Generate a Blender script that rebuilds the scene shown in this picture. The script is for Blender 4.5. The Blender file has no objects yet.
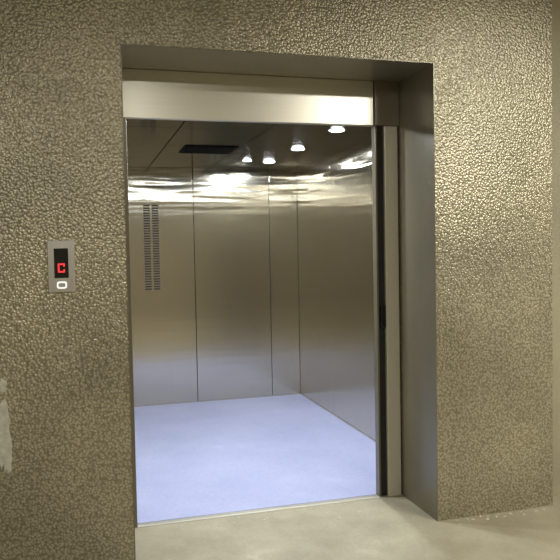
import bpy, bmesh, math, random
from mathutils import Vector, Matrix
random.seed(3)
S=bpy.context.scene
try:
    S.view_settings.view_transform='Standard'
except Exception: pass
COL=bpy.context.collection

# ---------------------------------------------------------------- dimensions
H=2.35; W=1.539; D=0.408; ZH=2.105; WH=1.401
CAR_Y0=0.47; CAR_YB=3.31; CAR_XL=-0.12; CAR_XR=1.84; CAR_ZC=2.20

# ---------------------------------------------------------------- materials
def newmat(name):
    m=bpy.data.materials.new(name); m.use_nodes=True
    nt=m.node_tree; b=nt.nodes["Principled BSDF"]
    return m,nt,b
def N(nt,t,**kw):
    n=nt.nodes.new(t)
    for k,v in kw.items():
        setattr(n,k,v)
    return n
def ramp(nt,stops):
    r=N(nt,"ShaderNodeValToRGB"); e=r.color_ramp.elements
    e[0].position,e[0].color=stops[0][0],(*stops[0][1],1)
    e[1].position,e[1].color=stops[1][0],(*stops[1][1],1)
    for p,c in stops[2:]:
        x=e.new(p); x.color=(*c,1)
    return r
def simple(name,col,rough=.5,metal=0,emit=None,es=0,noise=0.0,nscale=20,spec=.5):
    m,nt,b=newmat(name)
    b.inputs["Base Color"].default_value=(*col,1); b.inputs["Roughness"].default_value=rough
    b.inputs["Metallic"].default_value=metal; b.inputs["Specular IOR Level"].default_value=spec
    if emit:
        b.inputs["Emission Color"].default_value=(*emit,1); b.inputs["Emission Strength"].default_value=es
    if noise:
        tc=N(nt,"ShaderNodeTexCoord"); n=N(nt,"ShaderNodeTexNoise"); n.inputs["Scale"].default_value=nscale; n.inputs["Detail"].default_value=6
        nt.links.new(tc.outputs["Object"],n.inputs["Vector"])
        r=ramp(nt,[(.3,tuple(c*(1-noise) for c in col)),(.7,tuple(min(1,c*(1+noise)) for c in col))])
        nt.links.new(n.outputs["Fac"],r.inputs[0]); nt.links.new(r.outputs[0],b.inputs["Base Color"])
    return m

def hammered():
    m,nt,b=newmat("hammered_wall_panel"); L=nt.links
    tc=N(nt,"ShaderNodeTexCoord")
    wn=N(nt,"ShaderNodeTexNoise"); wn.inputs["Scale"].default_value=30; wn.inputs["Detail"].default_value=2
    L.new(tc.outputs["Object"],wn.inputs["Vector"])
    mix=N(nt,"ShaderNodeMix",data_type='VECTOR'); mix.inputs[0].default_value=.012
    L.new(tc.outputs["Object"],mix.inputs[4]); L.new(wn.outputs["Color"],mix.inputs[5])
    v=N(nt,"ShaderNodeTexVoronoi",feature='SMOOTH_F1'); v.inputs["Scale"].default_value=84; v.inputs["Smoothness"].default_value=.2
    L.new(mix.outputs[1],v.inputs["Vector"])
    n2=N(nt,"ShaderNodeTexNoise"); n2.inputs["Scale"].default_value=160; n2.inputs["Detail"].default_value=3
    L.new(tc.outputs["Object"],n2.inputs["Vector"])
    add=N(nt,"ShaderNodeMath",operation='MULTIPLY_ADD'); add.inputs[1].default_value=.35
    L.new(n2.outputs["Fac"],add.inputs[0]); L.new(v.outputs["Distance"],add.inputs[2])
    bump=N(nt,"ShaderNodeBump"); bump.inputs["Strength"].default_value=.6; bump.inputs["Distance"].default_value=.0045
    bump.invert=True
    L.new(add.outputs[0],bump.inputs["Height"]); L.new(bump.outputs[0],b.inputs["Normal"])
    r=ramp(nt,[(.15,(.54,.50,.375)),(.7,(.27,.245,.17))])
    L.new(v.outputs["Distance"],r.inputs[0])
    n3=N(nt,"ShaderNodeTexNoise"); n3.inputs["Scale"].default_value=1.6; n3.inputs["Detail"].default_value=6
    L.new(tc.outputs["Object"],n3.inputs["Vector"])
    r3=ramp(nt,[(.3,(.74,.74,.72)),(.7,(1.16,1.14,1.12))]); L.new(n3.outputs["Fac"],r3.inputs[0])
    mm=N(nt,"ShaderNodeMix",data_type='RGBA',blend_type='MULTIPLY'); mm.inputs[0].default_value=1
    L.new(r.outputs[0],mm.inputs[6]); L.new(r3.outputs[0],mm.inputs[7])
    L.new(mm.outputs[2],b.inputs["Base Color"])
    b.inputs["Roughness"].default_value=.35; b.inputs["Metallic"].default_value=.55
    return m

def steel(name,col,rough,wav=.0,brush='Z',metal=1.0,bs=.04,aniso=0,wscale=(1.0,.8,7),wdet=.5,rlow=None):
    m,nt,b=newmat(name); L=nt.links
    b.inputs["Metallic"].default_value=metal
    tc=N(nt,"ShaderNodeTexCoord"); mp=N(nt,"ShaderNodeMapping")
    mp.inputs["Scale"].default_value=(160,160,2) if brush=='Z' else (2,160,160)
    L.new(tc.outputs["Object"],mp.inputs["Vector"])
    n=N(nt,"ShaderNodeTexNoise"); n.inputs["Scale"].default_value=1; n.inputs["Detail"].default_value=4
    L.new(mp.outputs[0],n.inputs["Vector"])
    mr=N(nt,"ShaderNodeMapRange"); mr.inputs[3].default_value=rough*.92; mr.inputs[4].default_value=rough*1.08
    L.new(n.outputs["Fac"],mr.inputs[0])
    rc=ramp(nt,[(.3,tuple(c*.97 for c in col)),(.7,tuple(min(1,c*1.02) for c in col))])
    L.new(n.outputs["Fac"],rc.inputs[0]); L.new(rc.outputs[0],b.inputs["Base Color"])
    if aniso:
        b.inputs["Anisotropic"].default_value=aniso; b.inputs["Anisotropic Rotation"].default_value=.25
        tgv=N(nt,"ShaderNodeCombineXYZ"); tgv.inputs[2].default_value=1
        L.new(tgv.outputs[0],b.inputs["Tangent"])
    b1=N(nt,"ShaderNodeBump"); b1.inputs["Strength"].default_value=bs; b1.inputs["Distance"].default_value=.0005
    L.new(n.outputs["Fac"],b1.inputs["Height"])
    if wav:
        # sheets are polished and buckled near their top fixings, satin and flat lower down
        sep=N(nt,"ShaderNodeSeparateXYZ"); L.new(tc.outputs["Object"],sep.inputs[0])
        zr=N(nt,"ShaderNodeMapRange",interpolation_type='SMOOTHSTEP'); zr.inputs[1].default_value=1.55; zr.inputs[2].default_value=2.1
        zr.inputs[3].default_value=.14; zr.inputs[4].default_value=1.0
        L.new(sep.outputs[2],zr.inputs[0])
        rr=N(nt,"ShaderNodeMapRange"); rr.inputs[1].default_value=.14; rr.inputs[2].default_value=1
        rr.inputs[3].default_value=(rlow or rough)-rough; rr.inputs[4].default_value=0
        L.new(zr.outputs[0],rr.inputs[0])
        ad=N(nt,"ShaderNodeMath",operation='ADD'); L.new(mr.outputs[0],ad.inputs[0]); L.new(rr.outputs[0],ad.inputs[1])
        L.new(ad.outputs[0],b.inputs["Roughness"])
        mp2=N(nt,"ShaderNodeMapping"); mp2.inputs["Scale"].default_value=wscale
        L.new(tc.outputs["Object"],mp2.inputs["Vector"])
        n2=N(nt,"ShaderNodeTexNoise"); n2.inputs["Scale"].default_value=1; n2.inputs["Detail"].default_value=wdet
        L.new(mp2.outputs[0],n2.inputs["Vector"])
        b2=N(nt,"ShaderNodeBump"); b2.inputs["Distance"].default_value=wav
        L.new(zr.outputs[0],b2.inputs["Strength"])
        L.new(n2.outputs["Fac"],b2.inputs["Height"]); L.new(b1.outputs[0],b2.inputs["Normal"])
        L.new(b2.outputs[0],b.inputs["Normal"])
    else:
        L.new(mr.outputs[0],b.inputs["Roughness"]); L.new(b1.outputs[0],b.inputs["Normal"])
    return m

def concrete(name,c1,c2,c3,rough,scale):
    m,nt,b=newmat(name); L=nt.links
    tc=N(nt,"ShaderNodeTexCoord"); n=N(nt,"ShaderNodeTexNoise"); n.inputs["Scale"].default_value=scale; n.inputs["Detail"].default_value=8; n.inputs["Roughness"].default_value=.65
    L.new(tc.outputs["Object"],n.inputs["Vector"])
    r=ramp(nt,[(.3,c1),(.62,c2),(.8,c3)]); L.new(n.outputs["Fac"],r.inputs[0])
    n2=N(nt,"ShaderNodeTexNoise"); n2.inputs["Scale"].default_value=scale*22; n2.inputs["Detail"].default_value=3
    L.new(tc.outputs["Object"],n2.inputs["Vector"])
    r2=ramp(nt,[(.35,(.93,.93,.93)),(.6,(1,1,1))]); L.new(n2.outputs["Fac"],r2.inputs[0])
    mm=N(nt,"ShaderNodeMix",data_type='RGBA',blend_type='MULTIPLY'); mm.inputs[0].default_value=1
    L.new(r.outputs[0],mm.inputs[6]); L.new(r2.outputs[0],mm.inputs[7]); L.new(mm.outputs[2],b.inputs["Base Color"])
    bp=N(nt,"ShaderNodeBump"); bp.inputs["Strength"].default_value=.12; bp.inputs["Distance"].default_value=.002
    L.new(n2.outputs["Fac"],bp.inputs["Height"]); L.new(bp.outputs[0],b.inputs["Normal"])
    b.inputs["Roughness"].default_value=rough
    return m

M_steel=steel("car_wall_steel",(.62,.58,.48),.135,wav=.004,bs=.006,aniso=.88,wscale=(1.6,1.2,13),wdet=1.0,rlow=.22)
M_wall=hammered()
M_head=steel("header_steel",(.80,.77,.66),.34,brush='X')
M_jamb=steel("jamb_steel",(.66,.625,.52),.36,metal=.35)
M_frame=simple("frame_bronze",(.185,.165,.115),.30,.3,noise=.08,nscale=3)
M_dark=simple("dark_gap",(.012,.011,.010),.5,noise=.2)
M_slot=simple("vent_slot_dark",(.03,.027,.022),.5,noise=.2)
M_ceil=simple("car_ceiling_black",(.006,.006,.006),.15,0,noise=.15,nscale=4,spec=.35)
M_ceil2=simple("car_vent_black",(.002,.002,.002),.7,noise=.2,spec=.1)
M_carfloor=concrete("car_floor_vinyl",(.31,.345,.56),(.385,.415,.64),(.53,.555,.77),.42,1.8)
M_floor=concrete("lobby_floor_concrete",(.27,.24,.165),(.39,.355,.25),(.56,.52,.41),.55,2.6)
M_lceil=simple("lobby_ceiling_paint",(.55,.52,.44),.8,noise=.05)
M_lwall=simple("lobby_wall_paint",(.42,.38,.28),.7,noise=.12,nscale=3)
M_lwall2=simple("setback_wall_paint",(.34,.31,.21),.6,noise=.12,nscale=3)
M_lamp=simple("spot_lens",(1,1,1),.4,emit=(.92,.96,1),es=30)
M_ring=simple("spot_ring",(.10,.10,.10),.4,1,noise=.1)
M_alu=steel("sill_aluminium",(.62,.60,.54),.4,brush='X',metal=.6)
M_plate=steel("panel_steel",(.60,.58,.54),.35)
M_black=simple("display_black",(.008,.008,.009),.15,noise=.1)
M_red=simple("display_red",(.4,.02,.02),.4,emit=(1,.04,.05),es=1.0)
M_white=simple("button_white",(.8,.8,.8),.4,emit=(.9,.95,1),es=.7)
M_plaster=simple("bare_plaster",(.50,.48,.40),.85,noise=.2,nscale=30)

# ---------------------------------------------------------------- mesh helpers
def obj(name,bm,mat,parent=None,bevel=0):
    me=bpy.data.meshes.new(name); bm.normal_update(); bm.to_mesh(me); bm.free()
    o=bpy.data.objects.new(name,me); COL.objects.link(o)
    for m in (mat if isinstance(mat,list) else [mat]): me.materials.append(m)
    if parent: o.parent=parent
    if bevel:
        md=o.modifiers.new("bevel","BEVEL"); md.width=bevel; md.segments=2; md.limit_method='ANGLE'
    return o
def addbox(bm,x0,x1,y0,y1,z0,z1,mi=0):
    r=bmesh.ops.create_cube(bm,size=1)
    for v in r["verts"]:
        v.co=Vector(((x0+x1)/2+v.co.x*(x1-x0),(y0+y1)/2+v.co.y*(y1-y0),(z0+z1)/2+v.co.z*(z1-z0)))
    for f in {f for v in r["verts"] for f in v.link_faces}: f.material_index=mi
def boxes(name,lst,mat,parent=None,bevel=0):
    bm=bmesh.new()
    for b in lst: addbox(bm,*b)
    return obj(name,bm,mat,parent,bevel)
def cyl(bm,x,y,z0,z1,r,seg=40,r2=None):
    a=bmesh.ops.create_cone(bm,cap_ends=True,segments=seg,radius1=r,radius2=r if r2 is None else r2,depth=z1-z0)
    for v in a["verts"]: v.co+=Vector((x,y,(z0+z1)/2))
def empty(name):
    e=bpy.data.objects.new(name,None); COL.objects.link(e); return e

# ---------------------------------------------------------------- lobby shell
ZT=2.9; XL=-3.2; XW=2.24; XR=4.2; YN=-6.0
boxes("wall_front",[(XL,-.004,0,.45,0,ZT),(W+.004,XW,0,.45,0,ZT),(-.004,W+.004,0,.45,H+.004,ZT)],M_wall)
boxes("wall_front_setback",[(XW,XR,.12,.45,0,ZT)],M_lwall2)
boxes("wall_left",[(XL-.15,XL,YN,.45,0,ZT)],M_lwall)
boxes("wall_right",[(XR,XR+.15,YN,.45,0,ZT)],M_lwall)
boxes("wall_back",[(XL-.15,XR+.15,YN-.15,YN,0,ZT)],M_lwall)
boxes("floor",[(XL-.15,XR+.15,YN-.15,D,-.12,0)],M_floor)
boxes("ceiling",[(XL-.15,XR+.15,YN-.15,.45,ZT,ZT+.12)],M_lceil)

# ---------------------------------------------------------------- door frame
F=empty("elevator_door_frame")
boxes("reveal_right",[(W,W+.004,-.003,D,0,H)],M_frame,F)
boxes("reveal_left",[(-.004,0,-.003,D,0,H)],M_frame,F)
boxes("soffit",[(-.004,W+.004,-.003,D,H,H+.004)],M_frame,F)
boxes("header",[(0,WH-.012,D,D+.035,ZH,H)],M_head,F,.003)
boxes("header_end_block",[(WH-.008,W,D-.012,D+.035,ZH-.0,H)],M_frame,F,.003)
boxes("jamb_right",[(1.452,1.533,D,D+.05,0,ZH)],M_jamb,F,.004)
boxes("jamb_right_slot",[(1.41,1.452,D+.02,D+.06,0,ZH)],M_dark,F)
boxes("jamb_right_edge",[(1.400,1.412,D+.01,D+.06,0,ZH)],M_frame,F,.002)
boxes("jamb_left",[(0,.040,D,D+.06,0,ZH)],M_frame,F,.003)
boxes("door_latch",[(1.418,1.446,D-.004,D+.02,.97,1.10)],M_black,F,.004)
bm=bmesh.new()
addbox(bm,0,W,D,D+.022,-.03,.003)
for k in range(2): addbox(bm,0,W,D+.026+k*.014,D+.034+k*.014,-.03,.003)
addbox(bm,0,W,D,D+.062,-.03,-.008,1)
obj("landing_sill",bm,[M_alu,M_dark],F)

# ---------------------------------------------------------------- car
C=empty("elevator_car")
boxes("car_floor",[(CAR_XL,CAR_XR,CAR_Y0+.0,CAR_YB,-.03,0)],M_carfloor,C)
seams=[CAR_XL,.085,.824,1.555,CAR_XR]
lst=[(a+.0025,b-.0025,CAR_YB,CAR_YB+.02,0,CAR_ZC) for a,b in zip(seams,seams[1:])]
boxes("back_panels",lst,M_steel,C,.002)
boxes("back_backing",[(CAR_XL,CAR_XR,CAR_YB+.02,CAR_YB+.04,0,CAR_ZC)],M_dark,C)
ys=[CAR_Y0,1.42,2.37,CAR_YB]
for nm,x0,x1,bx in (("right_panels",CAR_XR,CAR_XR+.02,(CAR_XR+.02,CAR_XR+.04)),("left_panels",CAR_XL-.02,CAR_XL,(CAR_XL-.04,CAR_XL-.02))):
    boxes(nm,[(x0,x1,a+.0015,b-.0015,0,CAR_ZC) for a,b in zip(ys,ys[1:])],M_steel,C,.001)
    boxes(nm+"_backing",[(bx[0],bx[1],CAR_Y0,CAR_YB,0,CAR_ZC)],M_dark,C)
boxes("front_returns",[(CAR_XL,-.0,CAR_Y0,CAR_Y0+.03,0,CAR_ZC),(1.46,CAR_XR,CAR_Y0,CAR_Y0+.03,0,CAR_ZC),(0,1.46,CAR_Y0,CAR_Y0+.03,ZH+.01,CAR_ZC)],M_steel,C)
boxes("skirting",[(CAR_XL,CAR_XR,CAR_YB-.004,CAR_YB,0,.012),(CAR_XR-.004,CAR_XR,CAR_Y0+.03,CAR_YB,0,.012)],M_steel,C)
bm=bmesh.new()
xs=[CAR_XL,.42,.98,CAR_XR]; yss=[CAR_Y0,1.2,1.95,2.65,CAR_YB]
for a,b in zip(xs,xs[1:]):
    for c,d in zip(yss,yss[1:]): addbox(bm,a+.004,b-.004,c+.004,d-.004,CAR_ZC,CAR_ZC+.015)
addbox(bm,CAR_XL,CAR_XR,CAR_Y0,CAR_YB,CAR_ZC+.015,CAR_ZC+.03,1)
obj("car_ceiling",bm,[M_ceil,M_ceil2],C)
bm=bmesh.new()
addbox(bm,.56,.96,1.93,2.3,CAR_ZC-.006,CAR_ZC+.001,1)
for k in range(9): addbox(bm,.57,.95,1.945+k*.04,1.96+k*.04,CAR_ZC-.010,CAR_ZC-.005,0)
obj("fan_grille",bm,[M_ceil2,M_ceil2],C)
spots_and_added=[(1.43,1.10),(1.43,1.95),(1.41,2.74),(1.20,2.68),(.30,.76),(.86,.76)]  # last two are added, hidden behind the header to give wall reflections
bm=bmesh.new(); bl=bmesh.new()
for i,(x,y) in enumerate(spots_and_added):
    s=.7 if i==3 else 1.0  # fourth small lens stands in for a reflection, not a fitting of its own
    cyl(bm,x,y,CAR_ZC-.004,CAR_ZC,.060*s,40,.063*s)
    a=bmesh.ops.create_uvsphere(bl,u_segments=24,v_segments=12,radius=.05*s)
    for v in a["verts"]:
        v.co.z*=.2; v.co+=Vector((x,y,CAR_ZC-.004))
obj("downlight_and_added_rings",bm,M_ring,C)
o=obj("downlight_and_added_lenses",bl,M_lamp,C)
for p in o.data.polygons: p.use_smooth=True
for i,(x,y) in enumerate(spots_and_added):  # includes the reflection stand-in and the added hidden pair
    l=bpy.data.lights.new("downlight_or_added","AREA"); l.shape='DISK'; l.size=.09 if i!=3 else .06; l.energy=(15,13,4,2.5,16,16)[i]; l.color=(.88,.94,1)
    o=bpy.data.objects.new("downlight_or_added_lamp_%d"%(i+1),l); o.location=(x,y,CAR_ZC-.016); COL.objects.link(o); o.parent=C
bm=bmesh.new(); nz=34
addbox(bm,.352,.508,CAR_YB-.002,CAR_YB+.001,1.065,1.875,0)
for c in range(2):
    for k in range(nz):
        z=1.076+k*(.79/nz)
        addbox(bm,.362+c*.078,.420+c*.078,CAR_YB-.004,CAR_YB-.0015,z,z+.014,1)
obj("vent_slots",bm,[M_steel,M_slot],C)

# ---------------------------------------------------------------- call panel
P=empty("elevator_call_panel")
px0,px1,pz0,pz1=-.342,-.227,1.255,1.482; pc=(px0+px1)/2
boxes("plate",[(px0,px1,-.010,0,pz0,pz1)],M_plate,P,.003)
boxes("display",[(pc-.030,pc+.030,-.0125,-.009,1.318,1.448)],M_black,P,.001)
t=.007; h=.013; zc=1.362; hw=.015
seg=[(pc-hw,pc+hw,zc+h,zc+h+t),(pc-hw,pc+hw,zc-h-t,zc-h),(pc-hw,pc-hw+t,zc-h-.001,zc+h+.001),(pc+hw-t,pc+hw,zc+h-.007,zc+h+.001),(pc+hw-t,pc+hw,zc-h-.001,zc-h+.007)]
boxes("floor_letter_c",[(a,b,-.0140,-.012,c,d) for a,b,c,d in seg],M_red,P)
def ring(name,cx,cz,rx,rz,w,mat,y0,y1):
    bm=bmesh.new(); n=32; rows=[]
    def sq(t,a,b):
        c,s=math.cos(t),math.sin(t); e=.5
        return (cx+a*math.copysign(abs(c)**e,c),cz+b*math.copysign(abs(s)**e,s))
    for i in range(n):
        t=2*math.pi*i/n; o=sq(t,rx,rz); q=sq(t,rx-w,rz-w)
        rows.append([bm.verts.new((o[0],y1,o[1])),bm.verts.new((o[0],y0,o[1])),bm.verts.new((q[0],y0,q[1])),bm.verts.new((q[0],y1,q[1]))])
    for i in range(n):
        a,b=rows[i],rows[(i+1)%n]
        for k in range(4): bm.faces.new((a[k],b[k],b[(k+1)%4],a[(k+1)%4]))
    bmesh.ops.recalc_face_normals(bm,faces=bm.faces)
    return obj(name,bm,mat,P)
ring("button_ring",pc,1.287,.021,.016,.006,M_white,-.014,-.009)
boxes("button",[(pc-.013,pc+.013,-.013,-.009,1.278,1.296)],M_plate,P,.002)

# ---------------------------------------------------------------- peeled plaster (thin flakes on the wall face)
bm=bmesh.new()
def blob(cx,cz,rx,rz,d,n=28):
    f=[];b=[]
    for i in range(n):
        t=2*math.pi*i/n; k=random.uniform(.65,1.12)
        x=cx+rx*k*math.cos(t); z=cz+rz*k*math.sin(t)
        f.append(bm.verts.new((x,-d,z))); b.append(bm.verts.new((x,0,z)))
    c=bm.verts.new((cx,-d,cz))
    for i in range(n):
        j=(i+1)%n
        bm.faces.new((c,f[i],f[j])); bm.faces.new((f[i],b[i],b[j],f[j]))
for k,a in enumerate(((-.575,.67,.066,.18),(-.545,.86,.02,.03),(-.535,.55,.018,.09),(-.57,1.0,.02,.02),(-.62,.3,.05,.12),(-.61,1.45,.06,.10),(-.535,1.5,.012,.02))):
    blob(*a,.0012+.0004*k)
bmesh.ops.recalc_face_normals(bm,faces=bm.faces)
obj("peeled_plaster_patch",bm,M_plaster)

# plaster crumbs lying on the lobby floor
bm=bmesh.new()
for i in range(46):
    if i<26: x=random.uniform(.1,1.4); y=D-abs(random.gauss(0,.09))-.01
    else: x=random.uniform(1.6,2.2); y=-abs(random.gauss(0,.03))-.012
    s=random.uniform(.003,.008); n=random.randint(5,7); bot=[];top=[]
    a0=random.random()*6
    for k in range(n):
        t=a0+2*math.pi*k/n; q=s*random.uniform(.6,1.3)
        bot.append(bm.verts.new((x+q*1.5*math.cos(t),y+q*math.sin(t),0)))
        top.append(bm.verts.new((x+q*1.1*math.cos(t),y+q*.7*math.sin(t),s*.4)))
    bm.faces.new(top); bm.faces.new(bot[::-1])
    for k in range(n): bm.faces.new((bot[k],bot[(k+1)%n],top[(k+1)%n],top[k]))
obj("plaster_crumbs",bm,M_plaster)

# ---------------------------------------------------------------- lobby lights
def fixture(x,y,e,sx=1.2,sy=.3,col=(1,.975,.90)):
    R=empty("ceiling_light")
    boxes("housing",[(x-sx/2-.02,x+sx/2+.02,y-sy/2-.02,y+sy/2+.02,ZT-.03,ZT)],M_plate,R)
    boxes("diffuser",[(x-sx/2,x+sx/2,y-sy/2,y+sy/2,ZT-.036,ZT-.029)],simple("diffuser",(1,1,1),.5,emit=col,es=4),R)
    l=bpy.data.lights.new("tube","AREA"); l.shape='RECTANGLE'; l.size=sx; l.size_y=sy; l.energy=e; l.color=col
    o=bpy.data.objects.new("tube_lamp",l); o.location=(x,y,ZT-.045); COL.objects.link(o); o.parent=R
fixture(2.8,-2.2,104)
fixture(-.4,-3.4,60)

# ---------------------------------------------------------------- world
w=bpy.data.worlds.new("world"); S.world=w; w.use_nodes=True
w.node_tree.nodes["Background"].inputs[0].default_value=(.5,.48,.42,1); w.node_tree.nodes["Background"].inputs[1].default_value=.1

# ---------------------------------------------------------------- camera
yw,pt,rl=.2759,.0434,.0187
fw=Vector((math.sin(yw)*math.cos(pt),math.cos(yw)*math.cos(pt),-math.sin(pt)))
r=Vector((math.cos(yw),-math.sin(yw),0)); u=r.cross(fw)
r2=r*math.cos(rl)-u*math.sin(rl); u2=r*math.sin(rl)+u*math.cos(rl)
cam=bpy.data.cameras.new("camera"); cam.sensor_width=36; cam.lens=36*701.47/560; cam.clip_start=.02
co=bpy.data.objects.new("camera",cam); COL.objects.link(co)
M=Matrix((r2,u2,-fw)).transposed().to_4x4(); M.translation=Vector((-.2012,-3.2346,1.425))
co.matrix_world=M; S.camera=co
